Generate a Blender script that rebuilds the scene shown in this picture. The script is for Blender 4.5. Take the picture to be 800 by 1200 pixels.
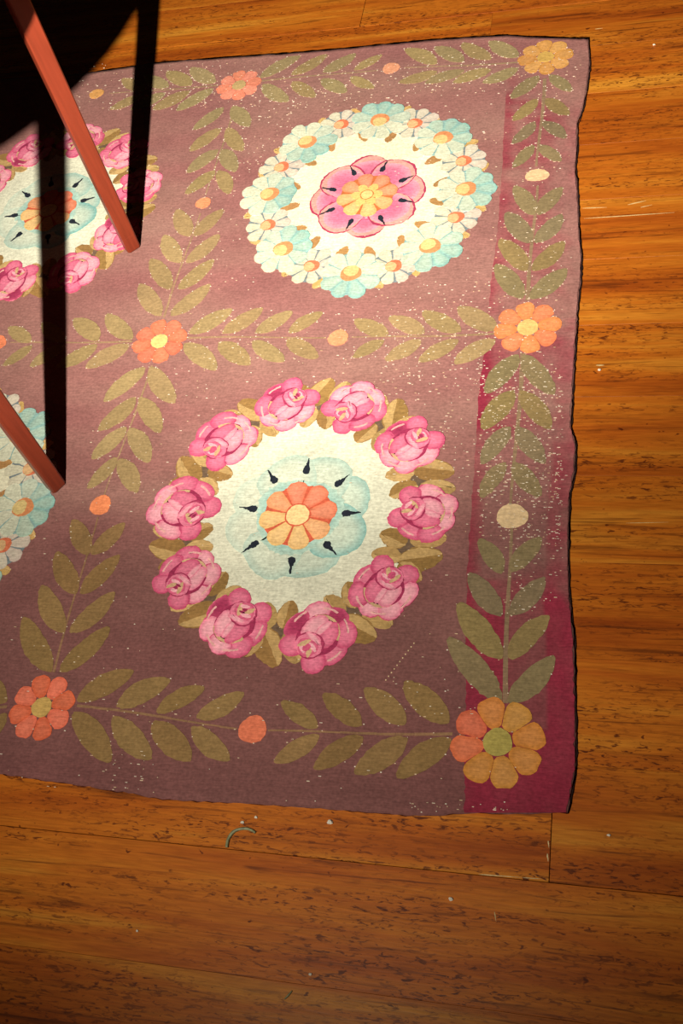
import bpy, bmesh, math, random
from mathutils import Vector, Matrix

random.seed(7)
sc = bpy.context.scene
for o in list(bpy.data.objects):
    bpy.data.objects.remove(o)

# ------------------------------------------------------------------ camera
CAM = Vector((0.73230797, -1.72548083, 1.19543821))
ROT = Matrix(((0.96689101, -0.01516577, 0.25473865),
              (0.14771715, 0.84725299, -0.51023722),
              (-0.20808994, 0.53097305, 0.82144154)))
FPX = 1219.0
cam_d = bpy.data.cameras.new('camera')
cam_d.sensor_fit = 'VERTICAL'
cam_d.sensor_height = 36.0
cam_d.lens = FPX / 1200.0 * 36.0
cam_d.clip_start = 0.01
cam = bpy.data.objects.new('camera', cam_d)
sc.collection.objects.link(cam)
cam.matrix_world = Matrix.Translation(CAM) @ ROT.to_4x4()
sc.camera = cam

# ------------------------------------------------------------------ world, lamp, exposure
w = bpy.data.worlds.new('room_dark')
sc.world = w
w.use_nodes = True
w.node_tree.nodes['Background'].inputs[0].default_value = (1.0, 0.86, 0.7, 1)
w.node_tree.nodes['Background'].inputs[1].default_value = 0.004

# one reflector lamp standing left of the camera: a hot beam and its wide spill
for nm, watt, cone, aim in (('lamp_beam', 385.0, 72, (0.25, 1.10, 0.0)), ('lamp_spill', 104.0, 130, (0.29, 0.90, 0.0))):
    lamp_d = bpy.data.lights.new(nm, 'SPOT')
    lamp_d.energy = watt
    lamp_d.color = (1.0, 0.94, 0.82)
    lamp_d.spot_size = math.radians(cone)
    lamp_d.spot_blend = 1.0
    lamp_d.shadow_soft_size = 0.012
    lamp = bpy.data.objects.new(nm, lamp_d)
    sc.collection.objects.link(lamp)
    lamp.location = (0.23, -1.87, 1.20)
    lamp.rotation_euler = (Vector(aim) - lamp.location).to_track_quat('-Z', 'Y').to_euler()

vs = sc.view_settings
vs.view_transform = 'Standard'
vs.look = 'None'
vs.exposure = 0.0
vs.gamma = 1.0
vs.use_curve_mapping = False

# ------------------------------------------------------------------ helpers
COL = sc.collection


def lin(c):
    c = c / 255.0
    return c / 12.92 if c <= 0.04045 else ((c + 0.055) / 1.055) ** 2.4


def S(r, g, b):
    return (lin(r), lin(g), lin(b), 1.0)


def mixc(a, b, t):
    t = max(0.0, min(1.0, t))
    return tuple(a[i] * (1 - t) + b[i] * t for i in range(4))


def jit(c, k=0.08):
    f = 1 + random.uniform(-k, k)
    return (c[0] * f, c[1] * f * (1 + random.uniform(-.03, .03)), c[2] * f, 1.0)


RZ = 0.005          # top of the rug above the boards


def gp(u, v, z=RZ):
    """photo pixel (800x1200) -> point of the rug/floor plane"""
    d = ROT @ Vector(((u - 400) / FPX, -(v - 600) / FPX, -1.0))
    k = (z - CAM.z) / d.z
    return Vector((CAM.x + d.x * k, CAM.y + d.y * k))


def link(o, parent=None):
    COL.objects.link(o)
    if parent:
        o.parent = parent
    return o


def tag(o, label=None, cat=None, group=None, kind=None):
    if label: o['label'] = label
    if cat: o['category'] = cat
    if group: o['group'] = group
    if kind: o['kind'] = kind
    return o


def empty(name, loc):
    o = bpy.data.objects.new(name, None)
    o.empty_display_size = 0.05
    o.location = loc
    return link(o)


# ------------------------------------------------------------------ materials
def nodes_of(m):
    m.use_nodes = True
    return m.node_tree.nodes, m.node_tree.links, m.node_tree.nodes['Principled BSDF']


def wool_material():
    m = bpy.data.materials.new('woven_wool')
    n, l, b = nodes_of(m)
    at = n.new('ShaderNodeAttribute'); at.attribute_name = 'Col'
    geo = n.new('ShaderNodeNewGeometry')
    n1 = n.new('ShaderNodeTexNoise'); n1.inputs['Scale'].default_value = 260; n1.inputs['Detail'].default_value = 3
    n2 = n.new('ShaderNodeTexNoise'); n2.inputs['Scale'].default_value = 14; n2.inputs['Detail'].default_value = 4
    mp = n.new('ShaderNodeMapping'); mp.inputs['Scale'].default_value = (90, 620, 100)
    n3 = n.new('ShaderNodeTexNoise'); n3.inputs['Scale'].default_value = 1.0; n3.inputs['Detail'].default_value = 2
    l.new(geo.outputs['Position'], n1.inputs['Vector'])
    l.new(geo.outputs['Position'], n2.inputs['Vector'])
    l.new(geo.outputs['Position'], mp.inputs['Vector'])
    l.new(mp.outputs[0], n3.inputs['Vector'])
    def rng(src, a, c):
        r = n.new('ShaderNodeMapRange'); r.inputs[1].default_value = 0.25; r.inputs[2].default_value = 0.75
        r.inputs[3].default_value = a; r.inputs[4].default_value = c
        l.new(src, r.inputs[0]); return r.outputs[0]
    def mul(a, c):
        k = n.new('ShaderNodeMath'); k.operation = 'MULTIPLY'; l.new(a, k.inputs[0]); l.new(c, k.inputs[1]); return k.outputs[0]
    f = mul(mul(rng(n1.outputs[0], 0.80, 1.20), rng(n2.outputs[0], 0.88, 1.10)), rng(n3.outputs[0], 0.84, 1.16))
    vm = n.new('ShaderNodeVectorMath'); vm.operation = 'SCALE'
    l.new(at.outputs['Color'], vm.inputs[0]); l.new(f, vm.inputs['Scale'])
    l.new(vm.outputs[0], b.inputs['Base Color'])
    b.inputs['Roughness'].default_value = 0.95
    b.inputs['Specular IOR Level'].default_value = 0.1
    bp = n.new('ShaderNodeBump'); bp.inputs['Strength'].default_value = 0.35; bp.inputs['Distance'].default_value = 0.001
    l.new(n3.outputs[0], bp.inputs['Height']); l.new(bp.outputs[0], b.inputs['Normal'])
    return m


def plank_material():
    m = bpy.data.materials.new('varnished_board')
    n, l, b = nodes_of(m)
    geo = n.new('ShaderNodeNewGeometry')
    oi = n.new('ShaderNodeObjectInfo')
    cmb = n.new('ShaderNodeVectorMath'); cmb.operation = 'MULTIPLY_ADD'
    comb = n.new('ShaderNodeCombineXYZ')
    for i in range(3): l.new(oi.outputs['Random'], comb.inputs[i])
    cmb.inputs[1].default_value = (37, 11, 5)
    l.new(comb.outputs[0], cmb.inputs[0]); l.new(geo.outputs['Position'], cmb.inputs[2])

    def noise(scale, detail, sc_=(1, 1, 1), dist=0.0, rough=0.55):
        mp = n.new('ShaderNodeMapping'); mp.inputs['Scale'].default_value = sc_
        t = n.new('ShaderNodeTexNoise'); t.inputs['Scale'].default_value = scale
        t.inputs['Detail'].default_value = detail; t.inputs['Distortion'].default_value = dist
        t.inputs['Roughness'].default_value = rough
        l.new(cmb.outputs[0], mp.inputs['Vector']); l.new(mp.outputs[0], t.inputs['Vector'])
        return t.outputs[0]

    def ramp(src, stops):
        r = n.new('ShaderNodeValToRGB')
        e = r.color_ramp.elements
        while len(e) < len(stops): e.new(0.5)
        for k, (p, c) in enumerate(stops):
            e[k].position = p; e[k].color = c
        l.new(src, r.inputs[0]); return r.outputs[0]

    def mix(a, c, fac, mode='MULTIPLY'):
        x = n.new('ShaderNodeMix'); x.data_type = 'RGBA'; x.blend_type = mode
        if isinstance(fac, float): x.inputs[0].default_value = fac
        else: l.new(fac, x.inputs[0])
        l.new(a, x.inputs[6])
        if isinstance(c, tuple): x.inputs[7].default_value = c
        else: l.new(c, x.inputs[7])
        return x.outputs[2]

    band = noise(1.0, 5, (1.6, 22, 1), 0.4)
    base = ramp(band, [(0.26, S(140, 60, 16)), (0.42, S(176, 90, 23)), (0.55, S(192, 108, 29)), (0.70, S(210, 138, 46))])
    tone = ramp(oi.outputs['Random'], [(0.0, (0.88, 0.83, 0.78, 1)), (0.5, (0.97, 0.96, 0.95, 1)), (1.0, (1.04, 1.05, 1.04, 1))])
    c = mix(base, tone, 1.0)
    fine = noise(1.0, 3, (30, 420, 1))
    c = mix(c, ramp(fine, [(0.3, (0.80, 0.76, 0.72, 1)), (0.7, (1.12, 1.12, 1.12, 1))]), 1.0)
    # dark pores and streaks, gathered in zones along the grain
    zone = ramp(noise(1.0, 3, (2.2, 26, 1), 0.6), [(0.40, (0.0, 0.0, 0.0, 1)), (0.62, (1, 1, 1, 1))])
    pore = ramp(noise(1.0, 4, (70, 270, 1), 0.8, 0.6), [(0.53, (0, 0, 0, 1)), (0.63, (1, 1, 1, 1))])
    pf = mix(zone, pore, 1.0)
    c = mix(c, S(96, 42, 13), pf, 'MIX')
    streak = ramp(noise(1.0, 5, (5, 120, 1), 1.2), [(0.57, (0, 0, 0, 1)), (0.70, (0.7, 0.7, 0.7, 1))])
    c = mix(c, S(84, 36, 10), streak, 'MIX')
    spots = ramp(noise(1.0, 2, (70, 110, 1), 0.3), [(0.69, (0, 0, 0, 1)), (0.75, (0.85, 0.85, 0.85, 1))])
    c = mix(c, S(78, 26, 8), spots, 'MIX')
    l.new(c, b.inputs['Base Color'])
    b.inputs['Roughness'].default_value = 0.42
    b.inputs['Specular IOR Level'].default_value = 0.3
    bp = n.new('ShaderNodeBump'); bp.inputs['Strength'].default_value = 0.12; bp.inputs['Distance'].default_value = 0.0008
    l.new(fine, bp.inputs['Height']); l.new(bp.outputs[0], b.inputs['Normal'])
    return m


def flat_material(name, col, rough=0.6, spec=0.3, nscale=60, amp=0.15, stretch=(1, 1, 1)):
    m = bpy.data.materials.new(name)
    n, l, b = nodes_of(m)
    tc = n.new('ShaderNodeTexCoord')
    mp = n.new('ShaderNodeMapping'); mp.inputs['Scale'].default_value = stretch
    t = n.new('ShaderNodeTexNoise'); t.inputs['Scale'].default_value = nscale; t.inputs['Detail'].default_value = 4
    l.new(tc.outputs['Object'], mp.inputs['Vector']); l.new(mp.outputs[0], t.inputs['Vector'])
    r = n.new('ShaderNodeValToRGB')
    r.color_ramp.elements[0].position = 0.3; r.color_ramp.elements[1].position = 0.7
    r.color_ramp.elements[0].color = tuple(x * (1 - amp) for x in col[:3]) + (1,)
    r.color_ramp.elements[1].color = tuple(min(1, x * (1 + amp)) for x in col[:3]) + (1,)
    l.new(t.outputs[0], r.inputs[0]); l.new(r.outputs[0], b.inputs['Base Color'])
    b.inputs['Roughness'].default_value = rough
    b.inputs['Specular IOR Level'].default_value = spec
    return m


WOOL = wool_material()
PLANK = plank_material()
SUBFLOOR = flat_material('dark_joint', S(40, 20, 10), 0.9, 0.1)
REDWOOD = flat_material('red_brown_wood', S(118, 46, 27), 0.36, 0.4, 8, 0.14, (20, 20, 1.5))
SCRATCH = flat_material('bare_scratch', S(205, 175, 120), 0.7, 0.2, 200, 0.2)
CRUMB = flat_material('pale_crumb', S(225, 215, 195), 0.8, 0.2, 300, 0.15)
WIRE = flat_material('tarnished_wire', S(128, 128, 92), 0.45, 0.5, 200, 0.35)
JOINTDUST = flat_material('joint_dust', S(215, 190, 140), 0.9, 0.1, 300, 0.3)

# ------------------------------------------------------------------ floor of separate boards
BW = 0.1342
Y0 = 0.155                       # one measured seam
GAP = 0.00025
X_MIN, X_MAX = -2.2, 2.6
floor_bm = bmesh.new()
yb, yt = Y0 - 19 * BW, Y0 + 9 * BW
bmesh.ops.create_cube(floor_bm, size=1, matrix=Matrix.Translation(((X_MIN + X_MAX) / 2, (yb + yt) / 2, -0.030)) @
                      Matrix.Diagonal((X_MAX - X_MIN, yt - yb, 0.02, 1)))
me = bpy.data.meshes.new('floor'); floor_bm.to_mesh(me); floor_bm.free()
me.materials.append(SUBFLOOR)
FLOOR = link(bpy.data.objects.new('floor', me))
tag(FLOOR, 'orange-brown varnished board floor with dark grain flecks', 'floor', kind='structure')


def plank_mesh(lx, ly):
    bm = bmesh.new()
    h = 0.02; e = 0.00015
    xs, ys = lx / 2, ly / 2
    low = [bm.verts.new((x, y, -h)) for x, y in ((-xs, -ys), (xs, -ys), (xs, ys), (-xs, ys))]
    mid = [bm.verts.new((x, y, -e)) for x, y in ((-xs, -ys), (xs, -ys), (xs, ys), (-xs, ys))]
    top = [bm.verts.new((x, y, 0)) for x, y in ((-xs + e, -ys + e), (xs - e, -ys + e), (xs - e, ys - e), (-xs + e, ys - e))]
    for a, c in ((low, mid), (mid, top)):
        for i in range(4):
            bm.faces.new((a[i], a[(i + 1) % 4], c[(i + 1) % 4], c[i]))
    bm.faces.new(top); bm.faces.new(low[::-1])
    m_ = bpy.data.meshes.new('board'); bm.to_mesh(m_); bm.free()
    m_.materials.append(PLANK)
    return m_


rj = random.Random(3)
planks = {}
for r in range(-19, 9):
    y_lo = Y0 + r * BW
    if r == 0: xc = [X_MIN, -1.35, 0.225, 1.9, X_MAX]
    elif r == -12: xc = [X_MIN, -0.95, 0.668, 2.2, X_MAX]
    elif r == 1: xc = [X_MIN, -0.9, 1.35, X_MAX]
    else:
        a = rj.uniform(-1.9, -1.0) if r % 2 else rj.uniform(-1.6, -0.9)
        if -11 <= r <= -1:       # joints of these rows lie under the rug
            xc = [X_MIN, a, rj.uniform(0.0, 0.5), rj.uniform(1.5, 2.3), X_MAX]
        else:
            xc = [X_MIN, a, rj.uniform(1.15, 2.0), X_MAX]
    for i in range(len(xc) - 1):
        lx = xc[i + 1] - xc[i] - GAP
        ex = .0007 if r in (0, -5, -12) else 0.0      # the seams that stand open
        o = bpy.data.objects.new('board', plank_mesh(lx - ex, BW - GAP - ex))
        o.location = ((xc[i] + xc[i + 1]) / 2, y_lo + BW / 2 + ex / 2, rj.uniform(-0.0002, 0.0))
        link(o, FLOOR)
        planks[(r, i)] = o

# ------------------------------------------------------------------ woven motif builder
LAY = 0.00022


def rough(pts, step=0.004, amp=0.0005):
    """resample a closed outline and give it the small steps of a weave"""
    out = []
    n = len(pts)
    for i in range(n):
        a, b = pts[i], pts[(i + 1) % n]
        k = max(1, int((b - a).length / step))
        for j in range(k):
            p = a.lerp(b, j / k)
            out.append(Vector((p.x + random.gauss(0, amp), p.y + random.gauss(0, amp))))
    return out


def ell(cx, cy, rx, ry, rot=0.0, n=22, wob=0.0):
    ca, sa = math.cos(rot), math.sin(rot)
    out = []
    ph = random.uniform(0, 6.28)
    for i in range(n):
        t = 2 * math.pi * i / n
        k = 1 + wob * math.sin(3 * t + ph)
        x, y = rx * k * math.cos(t), ry * k * math.sin(t)
        out.append(Vector((cx + x * ca - y * sa, cy + x * sa + y * ca)))
    return out


def chaikin(pts, it=1):
    for _ in range(it):
        out = []
        for i in range(len(pts)):
            a, b = pts[i], pts[(i + 1) % len(pts)]
            out += [a.lerp(b, .22), a.lerp(b, .78)]
        pts = out
    return pts


EDGES = []                      # outlines kept for the worn threads


class Weave:
    """flat woven patches, each a thin slab on its own layer, joined to one mesh"""
    def __init__(self):
        self.v, self.f, self.c = [], [], []

    def patch(self, pts, col, lay=1, col_mid=None, mid=None, amp=0.0004, step=0.004, worn=0.0, cfun=None):
        if 4 < len(pts) < 20: pts = chaikin(pts)
        pts = rough(pts, step, amp)
        # counter-clockwise
        ar = sum(pts[i].x * pts[(i + 1) % len(pts)].y - pts[(i + 1) % len(pts)].x * pts[i].y for i in range(len(pts)))
        if ar < 0: pts = pts[::-1]
        if worn: EDGES.append((pts, worn))
        z = RZ + (lay + random.uniform(0, .22)) * LAY     # no two patches share a plane
        n = len(pts)
        i0 = len(self.v)
        m = mid if mid is not None else sum(pts, Vector((0, 0))) / n
        cm = col_mid if col_mid else col
        for p in pts:
            self.v.append((p.x, p.y, z)); self.c.append(cfun(p) if cfun else col)
        for p in pts:
            self.v.append((p.x, p.y, RZ - 0.0004)); self.c.append(cfun(p) if cfun else col)
        self.v.append((m.x, m.y, z)); self.c.append(cfun(m) if cfun else cm)
        # a middle ring keeps the colour change near the rim
        r0 = len(self.v)
        for p in pts:
            q = m.lerp(p, 0.62)
            self.v.append((q.x, q.y, z)); self.c.append(cfun(q) if cfun else mixc(col, cm, 0.75))
        for i in range(n):
            j = (i + 1) % n
            self.f.append((i0 + 2 * n, r0 + i, r0 + j))
            self.f.append((r0 + i, i0 + i, i0 + j, r0 + j))
            self.f.append((i0 + n + i, i0 + n + j, i0 + j, i0 + i))

    def build(self, name, parent):
        xs = [p[0] for p in self.v]; ys = [p[1] for p in self.v]
        cx, cy = (min(xs) + max(xs)) / 2, (min(ys) + max(ys)) / 2
        m_ = bpy.data.meshes.new(name)
        m_.from_pydata([(p[0] - cx, p[1] - cy, p[2] - RZ) for p in self.v], [], self.f)
        ca = m_.color_attributes.new('Col', 'FLOAT_COLOR', 'POINT')
        for i, c in enumerate(self.c):
            ca.data[i].color = c
        m_.materials.append(WOOL)
        o = bpy.data.objects.new(name, m_)
        pl = parent.get('_o', None)
        px, py, pz = (pl[0], pl[1], pl[2]) if pl is not None else (0, 0, 0)
        o.location = (cx - px, cy - py, RZ - pz)
        o['_o'] = (cx, cy, RZ)
        return link(o, parent)


# ------------------------------------------------------------------ rug
RUG = empty('rug', (0.0, -0.65, 0.0))
RUG['_o'] = (0.0, -0.65, 0.0)
tag(RUG, 'mauve floral tapestry rug with rose and daisy medallions lying on the floor', 'rug')

MAUVE = S(153, 106, 98)
CRIM = S(142, 46, 64)
top_px = [(85, 88), (188, 73), (268, 67), (340, 62), (400, 57), (450, 52), (500, 47), (545, 44), (590, 41), (620, 43), (650, 44), (689, 45)]
right_px = [(689, 45), (691, 72), (688, 100), (683, 125), (676, 145), (676, 175), (674, 195), (677, 230), (678, 270), (681, 302), (680, 330), (677, 352),
            (674, 400), (671, 450), (670, 475), (668, 500), (674, 520), (673, 550), (667, 580), (666, 610), (665, 650), (667, 700), (672, 750),
            (673, 800), (674, 850), (674, 900), (670, 922), (664, 952)]
bot_px = [(0, 907), (50, 914), (125, 925), (200, 937), (300, 942), (400, 949), (440, 952), (490, 956), (545, 953), (600, 953), (664, 952)]
XL = -0.69


def line_at(pts, key, val):
    """interpolate a polyline along coordinate key"""
    k2 = 1 - key
    for a, b in zip(pts, pts[1:]):
        if min(a[key], b[key]) - 1e-9 <= val <= max(a[key], b[key]) + 1e-9:
            t = (val - a[key]) / ((b[key] - a[key]) or 1)
            return a[k2] + (b[k2] - a[k2]) * t
    return pts[0][k2] if abs(val - pts[0][key]) < abs(val - pts[-1][key]) else pts[-1][k2]


TOP = [Vector((XL, 0.088)), Vector((-0.55, 0.094))] + [gp(*p) for p in top_px]
BOT = [Vector((XL, -1.372)), Vector((-0.5, -1.385)), Vector((-0.25, -1.38))] + [gp(*p) for p in bot_px]
RIGHT = [gp(*p) for p in right_px]
LEFT = [Vector((XL + 0.006 * math.sin(9 * t) + 0.004 * math.sin(23 * t), 0.088 - 1.46 * t)) for t in [i / 14 for i in range(15)]]


def along(pts, t):
    d = [0.0]
    for a, b in zip(pts, pts[1:]): d.append(d[-1] + (b - a).length)
    s = t * d[-1]
    for i in range(len(pts) - 1):
        if s <= d[i + 1] + 1e-9:
            return pts[i].lerp(pts[i + 1], (s - d[i]) / ((d[i + 1] - d[i]) or 1))
    return pts[-1].copy()


def coons(s, t):
    tp, bt, lf, rt = along(TOP, s), along(BOT, s), along(LEFT, t), along(RIGHT, t)
    p00, p10, p01, p11 = TOP[0], TOP[-1], BOT[0], BOT[-1]
    return (tp * (1 - t) + bt * t + lf * (1 - s) + rt * s
            - (p00 * (1 - s) * (1 - t) + p10 * s * (1 - t) + p01 * (1 - s) * t + p11 * s * t))


from mathutils import noise as mn


def ground_col(p):
    k = mn.noise(Vector((p.x * 6, p.y * 6, 2.0)))
    c = mixc(MAUVE, S(146, 90, 90), 0.45 + 0.7 * k)
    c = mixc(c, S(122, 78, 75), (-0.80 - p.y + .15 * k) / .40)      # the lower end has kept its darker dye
    k2 = mn.noise(Vector((p.x * 2.2, p.y * 14, 5.0)))
    c = mixc(c, S(160, 126, 112), (0.2 + 0.5 * k2) * max(.15, min(1, (p.y + 1.35) / .6)))
    return c


def lift(de, t):
    """the right-hand edge is slightly lifted and wavy"""
    if de > 0.014: return 0.0
    return (1 - max(0, de) / 0.014) ** 2 * (0.0012 + 0.0010 * math.sin(t * 52) + 0.0008 * math.sin(t * 135))


def build_ground():
    NX, NY = 150, 150
    verts, cols, faces = [], [], []
    rr = random.Random(11)
    for iz in (0, 1):
        for j in range(NY + 1):
            for i in range(NX + 1):
                p = coons(i / NX, j / NY)
                e = min(i, NX - i, j, NY - j)
                if e == 0:
                    p = p + Vector((rr.gauss(0, .0007), rr.gauss(0, .0007)))
                z = RZ
                de = (1 - i / NX) * 1.38
                z += lift(de, (0.09 - p.y) / 1.45)
                dt = (j / NY) * 1.45
                if dt < 0.02: z += (1 - dt / 0.02) ** 2 * 0.002
                if iz == 0: z -= 0.0035
                if e == 0: z -= 0.0006 if iz else 0
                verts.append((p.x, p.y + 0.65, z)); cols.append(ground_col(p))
    N1 = (NX + 1) * (NY + 1)
    idx = lambda i, j, k: k * N1 + j * (NX + 1) + i
    for j in range(NY):
        for i in range(NX):
            faces.append((idx(i, j, 1), idx(i, j + 1, 1), idx(i + 1, j + 1, 1), idx(i + 1, j, 1)))
            faces.append((idx(i, j, 0), idx(i + 1, j, 0), idx(i + 1, j + 1, 0), idx(i, j + 1, 0)))
    for i in range(NX):
        faces.append((idx(i, 0, 0), idx(i, 0, 1), idx(i + 1, 0, 1), idx(i + 1, 0, 0)))
        faces.append((idx(i, NY, 0), idx(i + 1, NY, 0), idx(i + 1, NY, 1), idx(i, NY, 1)))
    for j in range(NY):
        faces.append((idx(0, j, 0), idx(0, j + 1, 0), idx(0, j + 1, 1), idx(0, j, 1)))
        faces.append((idx(NX, j, 0), idx(NX, j, 1), idx(NX, j + 1, 1), idx(NX, j + 1, 0)))
    m_ = bpy.data.meshes.new('woven_ground')
    m_.from_pydata(verts, [], faces)
    ca = m_.color_attributes.new('Col', 'FLOAT_COLOR', 'POINT')
    for i, c in enumerate(cols): ca.data[i].color = c
    m_.materials.append(WOOL)
    m_.polygons.foreach_set('use_smooth', [True] * len(m_.polygons))
    o = bpy.data.objects.new('woven_ground', m_)
    o.location = (0, 0, 0)
    link(o, RUG)
    o['label'] = 'dusty mauve woven ground of the rug'
    return o


build_ground()

# crimson border strip down the right-hand side, faded in the middle of its length
strip_l = [(597, 62), (592, 120), (588, 200), (582, 280), (575, 330), (571, 375), (566, 420), (560, 470), (556, 540), (551, 610), (547, 680), (546, 760), (545, 850), (544, 944)]


def build_strip():
    NU, NV = 26, 180
    verts, cols, faces = [], [], []
    for j in range(NV + 1):
        v = 50 + (952.3 - 50) * j / NV
        ul = line_at([(p[0], p[1]) for p in strip_l], 1, v)
        ur = line_at(right_px, 1, v) - 1.2
        pr = gp(line_at(right_px, 1, v), v)
        for i in range(NU + 1):
            s = i / NU
            u = ul + (ur - ul) * s
            p = gp(u, v)
            if i in (0, NU): p += Vector((random.gauss(0, .0006), 0))
            n1 = mn.noise(Vector((p.x * 11, p.y * 7, 1.0)))
            n2 = mn.noise(Vector((p.x * 45, p.y * 30, 4.0)))
            k = 0.20 + 0.50 * n1 + 0.40 * n2 + .25 * mn.noise(Vector((p.x * 20, p.y * 120, 9.0)))
            k += 0.5 * math.exp(-(s / 0.12) ** 2) * (1 if v > 110 else 0.3)
            low = max(0.0, min(1.0, (v - 685) / 30 + 1.0 * n2))
            kl = 0.92 if (s < 0.36 or s > 0.74) else 0.40
            if v > 855: kl = 0.95
            k = k * (1 - low) + (kl + .2 * n2) * low
            if 400 < v < 505: k += 0.25 * (1 - abs(s - .3))
            if 510 < v < 680: k -= 0.30 * (1 if .15 < s < .8 else 0)
            if v < 120: k -= 0.25
            if v < 380: k -= 0.08
            verts.append((p.x, p.y + 0.65, RZ + 0.6 * LAY + lift((pr - p).length, (0.09 - p.y) / 1.45) + (.0004 if (pr - p).length < .02 else 0)))
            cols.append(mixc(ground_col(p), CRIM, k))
    for j in range(NV):
        for i in range(NU):
            a = j * (NU + 1) + i
            faces.append((a, a + NU + 1, a + NU + 2, a + 1))
    n = len(verts)
    # thin skirt
    ring = [i for i in range(NU + 1)] + [j * (NU + 1) + NU for j in range(1, NV + 1)] + [NV * (NU + 1) + i for i in range(NU - 1, -1, -1)] + [j * (NU + 1) for j in range(NV - 1, 0, -1)]
    for q in ring:
        verts.append((verts[q][0], verts[q][1], RZ - 0.0003)); cols.append(cols[q])
    for k in range(len(ring)):
        k2 = (k + 1) % len(ring)
        faces.append((ring[k], ring[k2], n + k2, n + k))
    m_ = bpy.data.meshes.new('border_strip')
    m_.from_pydata(verts, [], faces)
    ca = m_.color_attributes.new('Col', 'FLOAT_COLOR', 'POINT')
    for i, c in enumerate(cols): ca.data[i].color = c
    m_.materials.append(WOOL)
    o = bpy.data.objects.new('border_strip', m_)
    link(o, RUG)
    o['label'] = 'crimson border strip faded to mauve in patches'


build_strip()

# ------------------------------------------------------------------ border flowers, buds, sprigs
OLIVE = S(150, 124, 76)
OLIVE_D = S(134, 108, 56)
GREY_OLIVE = S(128, 118, 82)


def flower(c, R, rot, petal_cols, centre_col, label=None):
    w_ = Weave()
    w_.patch(ell(c.x, c.y, R * 0.31, R * 0.31, 0, 14, .03), centre_col, 4, amp=.0003, worn=.2)
    o = w_.build('flower', RUG)
    if label: o['label'] = label
    n = 8
    for k in range(n):
        a = rot + 2 * math.pi * k / n
        h = math.pi / n - 0.012
        pts = []
        for (r, f) in ((0.33, -1), (0.62, -1.02), (0.84, -0.98), (0.96, -0.62), (1.0, -0.2), (0.985, 0.25), (0.95, 0.66), (0.83, 0.98), (0.62, 1.02), (0.33, 1)):
            q = a + h * f
            rr = R * r * random.uniform(.97, 1.03)
            pts.append(Vector((c.x + rr * math.cos(q), c.y + rr * math.sin(q))))
        pw = Weave()
        col = jit(petal_cols[k % len(petal_cols)], .06)
        pw.patch(pts, col, 3, mixc(col, (1, .8, .6, 1), .06), amp=.0003, worn=.35)
        pw.build('petal', o)
    return o


def sprig(stem_px, sides, cols, leaf_w=0.41, stem_col=None, n=4):
    """stem from a flower towards the next bud; sides = ((base,tip) first, (base,tip) last) for each side"""
    pts = [gp(*p) for p in stem_px]
    wv = Weave()
    a, b = pts[0], pts[-1]
    d = (b - a).normalized(); nrm = Vector((-d.y, d.x))
    wd = 0.0034 if cols is O3 else 0.0019
    _m = [pts[0].lerp(pts[-1], t) + nrm * 0.0015 * math.sin(5 * t) for t in (0, .25, .5, .75, 1)]
    col = cols[0]
    K = 10
    for i in range(K):
        qa, qb = pts[0].lerp(pts[-1], i / K), pts[0].lerp(pts[-1], (i + 1) / K)
        oa, ob = nrm * 0.0015 * math.sin(5 * i / K), nrm * 0.0015 * math.sin(5 * (i + 1) / K)
        wa = wd * (1 - .45 * i / K)
        wv.patch([qa + oa + nrm * wa, qa + oa - nrm * wa, qb + ob - nrm * wa * .96, qb + ob + nrm * wa * .96], jit(mixc(col, MAUVE, .3), .05), 1 + .3 * (i % 2), amp=.0002, step=.05, worn=.35)
    o = wv.build('sprig', RUG)
    for (f0, f1) in sides:
        for k in range(n):
            t = k / (n - 1)
            bp_ = Vector((f0[0][0] + (f1[0][0] - f0[0][0]) * t, f0[0][1] + (f1[0][1] - f0[0][1]) * t))
            tp_ = Vector((f0[1][0] + (f1[1][0] - f0[1][0]) * t, f0[1][1] + (f1[1][1] - f0[1][1]) * t))
            B, T = gp(*bp_), gp(*tp_)
            T += Vector((random.gauss(0, .0015), random.gauss(0, .0015)))
            L = (T - B).length
            W = min(max(leaf_w * L, 0.022), 0.033) / 2 * random.uniform(.93, 1.07)
            dd = (T - B) / L; nn = Vector((-dd.y, dd.x))
            bend = random.uniform(-.04, .04) * L
            prof = ((0, .12), (.1, .55), (.25, .88), (.45, 1.0), (.62, .95), (.78, .76), (.9, .50), (1, .14))
            lf = [B + dd * L * s + nn * (W * h_ + bend * math.sin(math.pi * s)) for s, h_ in prof]
            lf += [B + dd * L * s + nn * (-W * h_ + bend * math.sin(math.pi * s)) for s, h_ in reversed(prof)]
            c = jit(cols[k % len(cols)], .06)
            lw = Weave()
            lw.patch(lf, c, 2, amp=.00045, worn=1.0)
            lw.build('leaf', o)
    return o


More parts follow.
